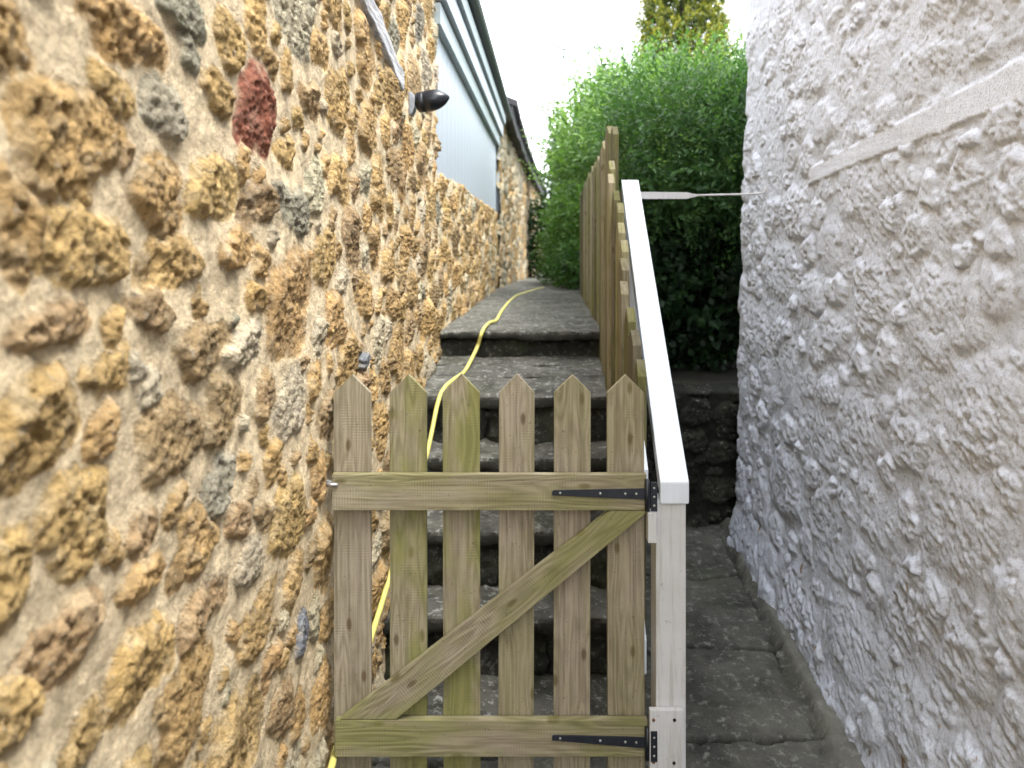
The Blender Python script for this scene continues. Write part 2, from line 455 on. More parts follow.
# ---- left stone wall: plan line X = WX0 + WK*Y
WX0, WK = -.5425, .0475
rnd = np.random.RandomState(11)
def lw_seed(x, y, w, h):
    q = WK+(512-x)/F; Z = .558/q; dz = .558/q**2/F
    return [Z, EYE+(250-y)/F*Z, max(.02, w*dz*.5), h*.5*Z/F]
GOLD, GREY, RED, SLATE, PALE, BROWN = range(6)
px_stones = [
    (75, 140, 100, 135, GOLD), (262, 113, 40, 82, RED), (170, 112, 42, 50, GREY), (168, 195, 52, 70, GOLD), (222, 188, 48, 66, GOLD),
    (178, 262, 54, 60, GOLD), (155, 312, 42, 42, BROWN), (90, 245, 84, 84, GOLD), (22, 225, 50, 100, GOLD), (60, 328, 72, 55, BROWN),
    (135, 32, 84, 62, GOLD), (192, 12, 52, 38, GREY), (236, 40, 28, 56, GOLD), (118, 88, 44, 50, GOLD), (242, 248, 30, 44, GOLD),
    (265, 262, 18, 30, GOLD), (292, 152, 20, 30, GOLD), (210, 350, 44, 62, BROWN), (250, 345, 36, 40, PALE), (40, 430, 92, 104, GOLD),
    (107, 434, 36, 46, GOLD), (85, 519, 74, 98, GOLD), (15, 574, 52, 110, GOLD), (178, 437, 58, 86, BROWN), (200, 543, 44, 66, GOLD),
    (150, 664, 58, 88, GOLD), (224, 484, 24, 58, GREY), (210, 609, 44, 52, BROWN), (70, 645, 80, 80, BROWN), (22, 715, 70, 66, GOLD),
    (262, 624, 34, 56, GOLD), (255, 563, 24, 48, PALE), (308, 634, 12, 44, SLATE), (368, 362, 13, 18, SLATE), (262, 205, 34, 44, BROWN),
    (225, 92, 30, 42, GOLD), (318, 100, 20, 34, BROWN), (300, 210, 26, 44, GREY), (345, 180, 20, 46, GOLD), (150, 578, 40, 48, GOLD)]
seeds = [lw_seed(*s[:4]) for s in px_stones]; kinds = [s[4] for s in px_stones]
packed = fill_seeds(seeds, .25, 8.9, -.25, 4.0, (.088, .070, .056, .042, .028, .017), (1500, 4000, 6000, 9000, 8000, 6000), rnd, gap=.004)
kd = np.array(kinds+[-1]*(len(packed)-len(kinds)))
r_ = rnd.rand(len(packed)); kd = np.where(kd >= 0, kd, np.select([r_ < .60, r_ < .78, r_ < .83, r_ < .998], [GOLD, BROWN, GREY, PALE], SLATE))
PALETTE = np.array([(.62, .405, .165), (.40, .38, .29), (.42, .12, .07), (.27, .31, .36), (.64, .56, .40), (.44, .30, .15)])
scol = PALETTE[kd]*rnd.uniform(.82, 1.15, (len(packed), 1))*rnd.uniform(.97, 1.03, (len(packed), 3))
MORTAR = np.array((.84, .69, .46))

def wall_surface(us, vs, packed, cols, mortar, relief, rnd, crag=.016, mm=.004, edge=.30):
    U, V_, D1, D2, ID = stamp(us, vs, packed, rnd)
    st = sstep(1.06, 1.06-edge, D1)*sstep(0.0, .12, D2-D1)
    cm = sstep(1.06, .97, D1)*sstep(0.0, .06, D2-D1)
    pro = rnd.uniform(.55, 1.15, len(packed)+1)*relief; tx = rnd.uniform(-.25, .25, len(packed)+1); ty = rnd.uniform(-.1, .3, len(packed)+1)
    idx = np.where(ID < 0, len(packed), ID)
    pu = np.append(packed[:, 0], 0); pv = np.append(packed[:, 1], 0)
    tilt = (U-pu[idx])*tx[idx]+(V_-pv[idx])*ty[idx]
    c1 = fbm2(U*20+idx*1.7, V_*20, 5, True, .6); c2 = fbm2(U*60, V_*60+idx*.3, 3, True, .7)
    pits = sstep(.15, .5, fbm2(U*42+7, V_*42, 3))
    h = st*(pro[idx]+tilt*.7+crag*(c1-.2)+crag*.75*c2-crag*1.1*pits)
    mort = mm*fbm2(U*9, V_*9, 3)*1.8+.0022*fbm2(U*50, V_*50, 2)
    h = h+mort*(1-.6*st)
    cc = np.vstack([cols, mortar[None]])[idx]
    # colour drifts within a stone (ochre to grey) and over the mortar
    d = fbm2(U*14+3, V_*14, 4)[..., None]
    cc = cc*(1+.35*np.clip(d, -1, 1)*np.array((1., .95, .75)))
    g = sstep(.05, .5, fbm2(U*22+60, V_*22, 4))[..., None]
    cc = cc*(1-.28*g)+np.array((.44, .41, .32))*mortar.mean()/.6*.28*g
    mc = mortar*(1+.14*fbm2(U*5, V_*5, 4)[..., None])
    sp = sstep(-.1, .45, fbm2(U*30+90, V_*30, 4))          # mortar smeared over parts of the stones
    cm = cm*(1-.55*sp*sstep(.55, 1.0, D1)); k_ = (cm*.92)[..., None]
    col = mc*(1-k_)+cc*k_
    return U, V_, h, col, cm, st

ratio = 1.0034
us = [.36]
while us[-1] < 8.72: us.append(us[-1]+max(.0034, us[-1]*(ratio-1)))
us = np.array(us); vs = np.arange(-.16, 3.72, .0043)
U, V_, h, col, cm, st = wall_surface(us, vs, packed, scol, MORTAR, .0065, rnd, .0082, .005, .42)
# recess behind the boarded panel, and a slot for the old timber
edge = EYE+.40+.03*fbm2(U*5, V_*0, 3)+.02*perlin2(U*20, V_*0)
rec = sstep(0, .02, V_-edge)*sstep(4.03, 4.06, U+.035*fbm2(V_*8, V_*0+3, 3)+.01*perlin2(V_*30, U*0))
h = h*(1-rec)-.09*rec
tmid = EYE+.7625-.197*(U-2.44)+.01*perlin2(U*6, U*0)
tim = sstep(.050, .040, np.abs(V_-tmid))*sstep(1.98, 2.0, U)*sstep(3.08, 3.04, U)
h = h*(1-tim)+.004*tim
nrm = np.array([1., -WK, 0]); nrm /= np.linalg.norm(nrm)
bulge = .018*fbm2(U*.9, V_*.9, 3)
dd = h-.030+bulge
P = np.stack([WX0+WK*U+nrm[0]*dd, U+nrm[1]*dd, V_], -1).reshape(-1, 3)
# rocks sag and undercut a little: shift stones downwards with relief
P[:, 2] -= (np.clip(h, 0, .05).ravel())*.25
house = empty('stone_house', (-.6, 2, 0))
tag(house, 'old house of rough golden ochre rubble stone along the left side of the steps', 'house')
nr, nc = U.shape
me = np_mesh('wall', P, grid_quads(nr, nc, 0, True), True, col.reshape(-1, 3), cm.ravel())
link('wall', me, M['rubble'], house)

def house_box(name, x0, x1, y0, y1, z0, z1, mat, parent, k=WK):
    bm = bmesh.new()
    v = [bm.verts.new((x+k*y, y, z)) for y in (y0, y1) for x, z in ((x0, z0), (x1, z0), (x1, z1), (x0, z1))]
    for f in ((0, 1, 2, 3), (7, 6, 5, 4), (0, 4, 5, 1), (1, 5, 6, 2), (2, 6, 7, 3), (3, 7, 4, 0)): bm.faces.new([v[i] for i in f])
    return bm_link(name, bm, mat, parent, 0)
house_box('wall_core', -4.2, WX0-.12, .3, 8.70, -.3, 3.20, M['rubble'], house)
house_box('added_upper_wall', -4.2, WX0-.03, -5, 3.9, 3.68, 4.4, M['plainwall'], house)  # unseen extra wall height, added to cut the sky light
house_box('added_near_wall', -4.2, WX0-.03, -5, .40, -.6, 3.68, M['plainwall'], house)  # unseen run behind the camera, added to shut out sky light
# boarded panel: vertical boards
bm = bmesh.new(); y = 3.955; bw = .19
while y < 8.68:
    y1 = min(y+bw, 8.70); x1 = WX0-.040
    for (ya, yb, xa) in ((y, y1-.006, x1), (y1-.006, y1, x1-.003)):
        a = [(WX0-.115+WK*ya, ya), (xa+WK*ya, ya), (xa+WK*yb, yb), (WX0-.115+WK*yb, yb)]
        lo = [bm.verts.new((*p, EYE+.34)) for p in a]; hi = [bm.verts.new((*p, EYE+1.14)) for p in a]
        bm.faces.new(hi); bm.faces.new(lo[::-1])
        for i in range(4): bm.faces.new((lo[i], lo[(i+1) % 4], hi[(i+1) % 4], hi[i]))
    y = y1
bm_link('cladding_panel', bm, M['clad'], house)
house_box('fascia_board', WX0-.1, WX0+.0, 3.96, 8.74, EYE+1.12, EYE+1.225, M['fascia'], house)
house_box('fascia_board', WX0-.1, WX0+.03, 3.96, 8.76, EYE+1.24, EYE+1.36, M['clad'], house)
house_box('fascia_board', WX0-.1, WX0+.055, 3.96, 8.78, EYE+1.375, EYE+1.47, M['fascia'], house)
# gutter, half round
bm = bmesh.new(); rings = []
for y in np.linspace(3.5, 9.3, 8):
    rings.append([bm.verts.new((WX0+.075+WK*y+.04*math.cos(t), y, EYE+1.53+.04*math.sin(t))) for t in np.linspace(math.pi, 2*math.pi, 9)] +
                 [bm.verts.new((WX0+.075+WK*y+.036*math.cos(t), y, EYE+1.53+.036*math.sin(t))) for t in np.linspace(2*math.pi, math.pi, 9)])
for a, b in zip(rings, rings[1:]):
    for k in range(18): bm.faces.new((a[k], a[(k+1) % 18], b[(k+1) % 18], b[k]))
bm.faces.new(rings[0]); bm.faces.new(rings[-1][::-1])
bm_link('gutter', bm, M['gutter'], house)
house_box('corner_board', WX0-.11, WX0-.015, 8.705, 8.80, EYE+.30, EYE+1.118, M['clad'], house)
# roof over the boarded part and over the near part (sloping back from the eaves)
def roof(name, xe, ze, y0, y1, run, rise, mat, parent, th=.05):
    bm = bmesh.new(); v = []
    for y in (y0, y1):
        for x, z in ((xe, ze-th), (xe, ze), (xe-run, ze+rise), (xe-run, ze+rise-th)): v.append(bm.verts.new((x+WK*y, y, z)))
    for f in ((0, 1, 2, 3), (7, 6, 5, 4), (0, 4, 5, 1), (1, 5, 6, 2), (2, 6, 7, 3), (3, 7, 4, 0)): bm.faces.new([v[i] for i in f])
    return bm_link(name, bm, mat, parent)
roof('roof', WX0+.07, EYE+1.65, 3.9, 8.9, 3.4, 1.1, M['roofdark'], house)
roof('roof', WX0+.08, 4.46, -5.1, 4.0, 3.6, 1.6, M['roofdark'], house)
# old timber in its slot
ys = np.linspace(1.99, 3.055, 160); vv = np.linspace(-.043, .043, 18)
A, B = np.meshgrid(ys, vv); tm = EYE+.7625-.197*(A-2.44)+.01*perlin2(A*6, A*0)
dx = -.010+.004*fbm2(A*6, B*70, 4)-.010*sstep(.034, .043, np.abs(B))-.02*sstep(.0425, .043, np.abs(B))
TP = np.stack([WX0+WK*A+dx+.018*fbm2(A*.9, tm*.9, 3), A, tm+B*(1+.15*perlin2(A*9, A*0+4))], -1).reshape(-1, 3)
link('timber', np_mesh('timber', TP, grid_quads(18, 160, 0, True)), M['timber'], house)

# ---- farther stone building with the dark overhanging eave
far = empty('far_stone_building', (-.3, 10, 1.18))
tag(far, 'brown rubble building at the far end of the path under a dark overhanging eave', 'building')
rf = np.random.RandomState(5)
def farx(y): return WX0+WK*y-.035+.010*np.clip(y-10, 0, 99)**1.5*.6
pk = fill_seeds([], 8.6, 24, 1., 3.6, (.12, .08, .055, .035), (900, 2500, 4000, 4000), rf)
ck = PALETTE[rf.choice([GOLD, GREY, PALE, BROWN], len(pk))]*rf.uniform(.6, .95, (len(pk), 1))
uf = np.arange(8.60, 24, .03); vf = np.arange(.9, 3.26, .014)
U2, V2, h2, col2, cm2, _ = wall_surface(uf, vf, pk, ck, MORTAR*.75, .03, rf)
P = np.stack([farx(U2)+h2, U2, V2], -1).reshape(-1, 3)
link('wall', np_mesh('wall', P, grid_quads(*U2.shape, 0, True), True, col2.reshape(-1, 3), cm2.ravel()), M['rubble'], far)
def follow(name, o0, o1, z0, z1, mat, tilt=0, y0=8.95, y1=24, wob=0):
    bm = bmesh.new(); R = []
    for y in np.linspace(y0, y1, 60):
        x = farx(y); w = wob*perlin2(np.array([y*3.]), np.array([z0*3]))[0]
        R.append([bm.verts.new(p) for p in ((x+o0, y, z0+tilt), (x+o1, y, z0+w), (x+o1, y, z1+w), (x+o0, y, z1+tilt))])
    for a, b in zip(R, R[1:]):
        for k in range(4): bm.faces.new((a[k], a[(k+1) % 4], b[(k+1) % 4], b[k]))
    bm.faces.new(R[0]); bm.faces.new(R[-1][::-1])
    return bm_link(name, bm, mat, far)
follow('eave', -.15, .15, EYE+1.50, EYE+1.66, M['roofdark'], 0, 9.2, wob=.04)
follow('roof', -3, .20, EYE+1.665, EYE+1.74, M['roofdark'], 1.2, 9.25, wob=.03)
follow('wall_core', -3, -.06, .8, EYE+1.61, M['roofdark'], 0, 8.75)

# ---- right limewashed house
white = empty('whitewashed_house', (1.2, 2, 0))
tag(white, 'house of lumpy rubble stone under bluish white limewash on the right of the passage', 'house')
rw = np.random.RandomState(21)
# plan: (X,Y) polyline with a rounded corner, then turning away to the right
RX = 1.085
pts = [(RX, .30), (RX-.012, 2.4), (RX-.03, 3.78)]
cx, cy, cr = RX-.03+.10, 3.80, .10
arc = [(cx-cr*math.cos(t), cy+cr*math.sin(t)) for t in np.linspace(0, math.pi/2, 8)]
pts += arc+[(RX+1.6, 3.92)]
pts = np.array(pts); seg = np.r_[0, np.cumsum(np.linalg.norm(np.diff(pts, axis=0), axis=1))]
um = np.arange(0, seg[-1]-.9, .0050)
PX = np.interp(um, seg, pts[:, 0]); PY = np.interp(um, seg, pts[:, 1])
ks = np.ones(15)/15
TX = np.convolve(np.pad(np.gradient(PX), 7, 'edge'), ks, 'valid'); TY = np.convolve(np.pad(np.gradient(PY), 7, 'edge'), ks, 'valid')
L = np.hypot(TX, TY); NX, NY = -TY/L, TX/L
vm = np.arange(-.22, 3.55, .0052)
pk = fill_seeds([], -.1, um[-1]+.1, -.3, 3.7, (.11, .085, .062, .045, .03), (400, 1400, 3000, 3000, 3000), rw, gap=.004)
LW = np.array((.70, .75, .87))
ck = np.tile(LW*.99, (len(pk), 1))*rw.uniform(.93, 1.05, (len(pk), 1))
Uw, Vw, D1, D2, ID = stamp(um, vm, pk, rw, .022)
idx = np.where(ID < 0, len(pk), ID)
st = sstep(1.12, .62, D1)*sstep(0, .3, D2-D1)
pro = rw.uniform(.1, 1.1, len(pk)+1)*.012
sm = sstep(-.15, .35, fbm2(Uw*2.2, Vw*2.2, 3))           # patches where the render lies thick and smooth
c1 = fbm2(Uw*15+idx, Vw*15, 5, True, .55); c2 = fbm2(Uw*48, Vw*48, 4, True, .55); c3 = fbm2(Uw*30, Vw*42, 4)
pit = sstep(.25, .55, fbm2(Uw*22+11, Vw*22, 3))
expo = rw.uniform(0, 1, len(pk)+1)[idx]                 # some stones still show their craggy face, others are plastered over
ex = (.35+.65*sstep(.2, .8, expo))*(1-.6*sm)
sl = fbm2((Uw+Vw*.7)*10, (Vw-Uw*.7)*34, 4, True, .55)      # slanting tool and bedding marks
h = st*(pro[idx]+ex*(.0095*(c1-.25)+.0028*c2+.0028*(sl-.2)))+.0025*c3*(1-.4*sm)-.013*pit*(.3+.7*ex)*st-.006*sstep(.3,.5,fbm2(Uw*50+3, Vw*38, 3))*(1-.6*sm)+.0022*(sl-.2)*(1-.7*sm)+.0018*c2*(1-.7*sm)*sstep(-.2,.3,fbm2(Uw*5, Vw*5+9, 2))
h = h+.006*fbm2(Uw*7, Vw*7, 4)+.004*sstep(.1,.5,fbm2(Uw*12+5, Vw*18, 3))+.0012*fbm2(Uw*130, Vw*130, 2)
Ywall = np.interp(Uw[0], seg, pts[:, 1])[None, :]
# smooth cement patch at the top of the far corner and the flush beam under the wash
beam_mid = EYE+.395-.105*(Ywall-1.62)/1.2+.0035*perlin2(Uw*9, Uw*0)
bw_ = .029+.015*sstep(3., 1.6, Ywall)+.008*fbm2(Uw*9, Vw*4, 3)
beam = sstep(bw_+.004, bw_-.002, np.abs(Vw-beam_mid))*sstep(3.02, 2.97, Ywall+.02*perlin2(Vw*40, Vw*0))
h = h*(1-beam)+beam*(.009+.0010*fbm2(Uw*8, Vw*60, 3))
patch = sstep(1.0, 1.12, Vw-EYE+.05*perlin2(Uw*5, Vw*5))*sstep(2.9, 3.05, Ywall)
h = h*(1-.8*patch)
for (hx, hy, rr) in ((750, 490, .022),):                # putlog hole near the corner
    Yh = 3.72; vh = EYE+(250-hy)/F*Yh
    q = np.hypot(Ywall-3.62, Vw-vh)/rr
    h = h-.03*sstep(1.1, .6, q)
lean = .028*(Vw-.2)/1.0*.85
foot = .05*sstep(.55, .0, Vw)                            # the wall splays out at its foot
bul = .02*fbm2(Uw*1.1+4, Vw*1.1, 3)
dd = h-.012+bul-lean+foot
P = np.stack([PX[None]+NX[None]*dd, PY[None]+NY[None]*dd, Vw-np.clip(h, 0, .05)*.25], -1).reshape(-1, 3)
base = LW*(1+.07*fbm2(Uw*4, Vw*4, 4)[..., None]) * np.ones(3)
# grime where the wash has thinned, flakes off to bare stone and rusty iron stains
gr = sstep(.15, .7, fbm2(Uw*6+30, Vw*6, 5))[..., None]
base = base*(1-.35*gr)+np.array((.36, .35, .33))*.35*gr
low = (sstep(1.1, .1, Vw)*sstep(-.2, .5, fbm2(Uw*9, Vw*9, 4)))[..., None]
base = base*(1-.35*low)+np.array((.34, .35, .31))*.35*low
fl = (sstep(.50, .58, fbm2(Uw*17+80, Vw*11, 4))*sstep(1.25, .7, Vw))[..., None]
base = base*(1-fl)+np.array((.30, .20, .11))*fl
base = np.where(beam[..., None] > .5, LW*1.16, base)
me = np_mesh('wall', P, grid_quads(*Uw.shape), True, base.reshape(-1, 3), (st*.0).ravel())
link('wall', me, M['lime'], white)
bm = bmesh.new(); prism(bm, [(RX+.16, -.3), (RX+4, -.3), (RX+4, 3.52), (RX+.16, 3.52)], .35, 3.8)
bm_link('wall_core', bm, M['plainlime'], white)
bm = bmesh.new(); prism(bm, [(RX+.06, 3.52), (RX+4, 3.52), (RX+4, 3.7), (RX+.06, 3.7)], -5, 3.88)
bm_link('added_upper_wall', bm, M['plainlime'], white)  # unseen height, added to keep sky light out of the passage
bm = bmesh.new(); prism(bm, [(RX+.01, -.6), (RX+4, -.6), (RX+4, 3.52), (RX+.01, 3.52)], -5, .33)
bm_link('added_near_wall', bm, M['plainlime'], white)  # unseen stretch behind the camera, added to block the open sky
bm = bmesh.new(); prism(bm, [(RX-.06, 3.70), (RX-.06, 3.76), (RX+4.2, 5.5), (RX+4.2, 5.4)], -5.1, 4.0)
bm_link('roof', bm, M['roofdark'], white)

# ------------------------------------------------------------------ ground, passage, path
prof = [(-80, -.5), (-4, -.5), (-2, -.40), (0, -.21), (2.0, .006), (4.02, .208), (4.06, .88), (4.3, .90), (30, .92), (300, .9), (600, .9)]
xs = [-400, -60, -8, -1, 0, 1, 3, 12, 60, 400]
V = [(x, y, z-.012) for y, z in prof for x in xs]
g = link('ground', np_mesh('ground', V, grid_quads(len(prof), len(xs)), False), M['soil']); tag(g, kind='structure')

def gz(Y): return -.194+.1*Y
# paving: displaced sheet with cracks between big worn slabs and a cement fillet along the white wall
xa = np.arange(-.68, 1.16, .0062); ya = np.arange(.9, 4.05, .0075)
A, B = np.meshgrid(xa, ya)
wz = .010*fbm2(A*2.5, B*2.5, 3)+.004*fbm2(A*14, B*14, 4, True)+.0025*fbm2(A*60, B*60, 3)
def crack(pos, w, amp=.03, ph=0.):
    wv = w*(.7+.9*np.abs(perlin2(A*9+ph, B*0)))
    return sstep(wv, wv*.25, np.abs(B-pos-1.3*amp*fbm2(A*2.5+ph, A*0+ph, 4)-.006*perlin2(A*40, B*40)-.09*(A-.7)))
ck_ = np.maximum.reduce([crack(y0, .016, .05, y0*7) for y0 in (1.55, 2.50, 2.96, 3.50)])
fil = sstep(.985, 1.02, A-.05*(B-3)+.02*fbm2(A*4, B*4, 3))                      # fillet
line = sstep(.009, .003, np.abs(A-.05*(B-3)-.972-.03*fbm2(A*0+2, B*3, 4)-.008*perlin2(A*30, B*30)))*sstep(-.25, .1, fbm2(A*4, B*5, 3))
lon = sstep(.010, .003, np.abs(A-.66-.04*fbm2(A*0, B*2.2, 4)))*sstep(2.38, 2.42, B)*sstep(2.9, 2.84, B)*0
wz = wz-.045*ck_*(1-fil)-.014*line+.035*fil*sstep(.9, 1.1, A)+.012*fil
slabs = np.floor((B-.09*(A-.7))/.46)
wz = wz+.006*np.sin(slabs*12.9)
P = np.stack([A, B, gz(B)+wz+.012], -1).reshape(-1, 3)
dirt = np.maximum(ck_*(1-fil), line*.7)*.95
cem = (fil*(.55+.4*fbm2(A*7, B*7, 3)))
pc = np.stack([dirt, np.clip(cem, 0, 1), dirt*0], -1).reshape(-1, 3)
pv = link('pavement', np_mesh('pavement', P, grid_quads(*A.shape), True, pc), M['pave']); tag(pv, kind='structure')

# path beyond the steps
def fence_x(Y): return .242+.055*Y
ya = np.r_[np.arange(4.22, 9, .016), np.arange(9, 22, .06)]; ta = np.linspace(0, 1, 70)
B, T = np.meshgrid(ya, ta, indexing='ij')
xl = WX0+WK*B-.08; xr = .242+.055*B+.12
A = xl+(xr-xl)*T
z = EYE-.422+.012*fbm2(A*3, B*2, 4)+.006*fbm2(A*12, B*12, 4, True)-.03*sstep(.14, .0, B-4.22+.04*fbm2(A*6, B*0, 3))-.02*np.clip(B-9, 0, 9)
z = z-.012*sstep(.02, .005, np.abs((B+.05*fbm2(A*3, B*0, 2)) % .9-.45))
P = np.stack([A, B, z], -1).reshape(-1, 3)
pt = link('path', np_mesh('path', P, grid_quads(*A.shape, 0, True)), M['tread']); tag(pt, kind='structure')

# steps
steps = empty('stone_steps', (0, 3, 0))
tag(steps, 'flight of worn grey stone steps with dark risers climbing behind the wooden gate', 'steps')
def sx(Y): return (WX0+WK*Y-.06, .242+.055*Y+.015)
nos = [(4.16, -.425, 4.30)]
zl = [(3.47, -.635), (3.23, -.842), (2.99, -1.055), (2.75, -1.268), (2.51, -1.482)]
back = [4.22, 3.53, 3.29, 3.05, 2.81]
rnds = random.Random(4)
def tilt_land(P):
    P = P.copy(); P[:, 2] += np.clip((P[:, 1]-3.47)/.7, 0, 1)*.075; return P
# top step at the end of the landing
x0, x1 = sx(4.2)
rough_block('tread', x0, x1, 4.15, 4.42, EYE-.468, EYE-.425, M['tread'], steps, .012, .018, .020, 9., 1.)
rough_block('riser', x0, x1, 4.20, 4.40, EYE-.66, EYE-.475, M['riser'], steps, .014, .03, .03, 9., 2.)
for i, ((Y, hh), bk) in enumerate(zip(zl, back)):
    x0, x1 = sx(Y); zt = EYE+hh
    if i == 0:
        # landing paved with three long slabs
        cuts = [3.47, 3.80, 4.02, 4.24]
        for a, b in zip(cuts, cuts[1:]):
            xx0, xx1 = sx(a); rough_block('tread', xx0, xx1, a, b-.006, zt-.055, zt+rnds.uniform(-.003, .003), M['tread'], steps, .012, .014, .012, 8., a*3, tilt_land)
    else:
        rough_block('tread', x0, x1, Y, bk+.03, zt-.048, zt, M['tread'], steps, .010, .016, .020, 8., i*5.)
    # riser of two courses
    zb = zt-.048; hgt = .18
    w = (x1-x0); c = x0+w*rnds.uniform(.3, .7)
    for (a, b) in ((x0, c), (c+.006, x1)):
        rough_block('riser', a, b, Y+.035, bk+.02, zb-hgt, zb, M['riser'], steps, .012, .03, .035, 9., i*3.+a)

# low dark retaining wall closing the right passage
rt = np.random.RandomState(9)
pk = fill_seeds([], .3, 1.8, -.1, 1.1, (.07, .05, .035, .022), (100, 300, 600, 900), rt)
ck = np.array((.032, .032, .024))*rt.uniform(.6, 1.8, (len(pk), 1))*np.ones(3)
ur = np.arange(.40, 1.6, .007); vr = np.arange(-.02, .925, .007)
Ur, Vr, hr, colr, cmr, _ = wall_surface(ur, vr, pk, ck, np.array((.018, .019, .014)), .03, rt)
yy = 4.02-hr-.25*0; top = sstep(.0, 1., (Vr-.88)/.04)
P = np.stack([Ur, 4.02-hr+top*.14, Vr-top*.01], -1).reshape(-1, 3)
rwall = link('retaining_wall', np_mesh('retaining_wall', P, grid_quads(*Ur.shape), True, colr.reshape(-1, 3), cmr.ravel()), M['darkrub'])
tag(rwall, 'low dark mossy stone wall closing the narrow passage below the shrub', 'wall')

# ------------------------------------------------------------------ gate
gate = empty('picket_gate', (-.05, 2.0, EYE-1.45))
tag(gate, 'weathered green stained wooden picket gate with diagonal brace and black hinges', 'gate')
def gx(x, Y=2.0): return (x-512)/F*Y
def gzz(y, Y=2.0): return EYE+(250-y)/F*Y
pk_px = [(334, 371, .15), (390, 427, .75), (443.5, 480.5, .85), (498, 533.5, .30), (553.5, 590, .30), (608, 645, .28)]
for i, (a, b, gn) in enumerate(pk_px):
    Y = 2.025; w = (b-a)/F*Y; zt = gzz(374.5+rnds.uniform(-.8, .8), Y); zs = gzz(393, Y); zb = EYE-1.43
    bm = bmesh.new(); L = zt-zb
    n = 10; x_l = []; 
    prism(bm, [(-w/2, 0), (w/2, 0), (w/2, zs-zb), (.001, L), (-w/2, zs-zb)], -.009, .009)
    p = bm_link('picket', bm, M['wood'], gate, .0012)
    p.location = (gx((a+b)/2, Y), Y+.0105, zb); p['green'] = gn
    p.rotation_euler = (0, rnds.uniform(-.003, .003), 0)
def hboard(name, xa, xb, ya, yb, Y0, Y1, gn, mat=M['wood'], par=gate):
    """horizontal board whose local Z runs along the grain"""
    x0, x1 = gx(xa), gx(xb); z1, z0 = gzz(ya), gzz(yb); w = z1-z0; L = x1-x0
    bm = bmesh.new(); prism(bm, [(-w/2, -L/2), (w/2, -L/2), (w/2, L/2), (-w/2, L/2)], -(Y1-Y0)/2, (Y1-Y0)/2)
    o = bm_link(name, bm, mat, par, .0016); o.rotation_euler = (0, math.pi/2, 0)
    o.location = ((x0+x1)/2, (Y0+Y1)/2, (z0+z1)/2); o['green'] = gn
    return o
hboard('rail', 332, 646.5, 474.5, 510.5, 2.0, 2.022, .48)
hboard('rail', 335, 647.5, 720.5, 757, 2.0, 2.022, .62)
# diagonal brace, cut to butt between the rails
bx = [(340, 719.8), (396, 719.8), (646, 513.5), (646, 511), (610, 511)]
ang = math.atan2(719-512, 628-368); Lc = math.hypot(gx(628)-gx(368), (719-512)/400)
cxm, czm = (gx(368)+gx(628))/2, gzz(615.5)
R = Matrix.Rotation(0, 4, 'Y')
pts2 = []
dirv = np.array([math.cos(ang), math.sin(ang)]); nv = np.array([-dirv[1], dirv[0]])
for (a, b) in bx:
    p = np.array([gx(a)-cxm, gzz(b)-czm]); pts2.append((float(-p@nv), float(p@dirv)))
bm = bmesh.new(); prism(bm, pts2, -.010, .010)
br = bm_link('brace', bm, M['wood'], gate, .0012); br.rotation_euler = (0, math.pi/2-ang, 0); br.location = (cxm, 2.0115, czm); br['green'] = .62

def hinge(yc, ytip, y0, y1):
    """long tapering strap with its upright leaf and knuckle"""
    bm = bmesh.new(); x0, x1 = gx(552), gx(645.5)
    zc = gzz(yc)
    prism(bm, [(x0, gzz(ytip)-.006), (x1, zc-.014), (x1, zc+.014), (x0+.004, gzz(ytip)+.007), (x0, gzz(ytip)+.004)], 1.9955, 1.9985)
    hg = bm_link('hinge', bm, M['black'], gate, .0006)
    bm = bmesh.new(); prism(bm, [(gx(649.5), gzz(y1)), (gx(656), gzz(y1)), (gx(656), gzz(y0)), (gx(649.5), gzz(y0))], 1.9800, 1.9830)
    leaf = bm_link('hinge_leaf', bm, M['black'], None, .0006); leaf.parent = hg
    kn = tube('knuckle', [(gx(647), 1.9945, gzz(y1+1)), (gx(647), 1.9945, gzz(y0-1))], .0065, M['black'])
    kn.parent = hg
    for xx in (560, 600, 625, 636):
        t = (xx-552)/93; zz = gzz(ytip)*(1-t)+zc*t
        s = tube('screw', [(gx(xx), 1.9958, zz), (gx(xx), 1.9935, zz)], [.0036, .0028], M['steel'], None, 8); s.parent = hg
    for k in (.2, .5, .8):
        zz = gzz(y0)*(1-k)+gzz(y1)*k
        s = tube('screw', [(gx(652.8), 1.9802, zz), (gx(652.8), 1.9782, zz)], [.0034, .0026], M['steel'], None, 8); s.parent = hg
    for o in [c for c in C.objects if c.parent == hg]:
        o.matrix_parent_inverse = Matrix.Identity(4)
hinge(493.5, 492.5, 480, 509)
hinge(742, 737, 727, 757)
# latch on the free end
bm = bmesh.new(); prism(bm, [(gx(319), gzz(488)), (gx(331.5), gzz(488)), (gx(331.5), gzz(481)), (gx(319), gzz(481))], 2.004, 2.014)
lt = bm_link('latch', bm, M['steel'], gate, .0015)
lb = tube('latch_bolt', [(gx(322), 2.003, gzz(484.5)), (gx(338), 1.996, gzz(484.5))], .0045, M['steel'], None, 8); lb.parent = lt
lb.matrix_parent_inverse = Matrix.Translation(-Vector(gate.location))
lb.matrix_parent_inverse = Matrix.Identity(4)

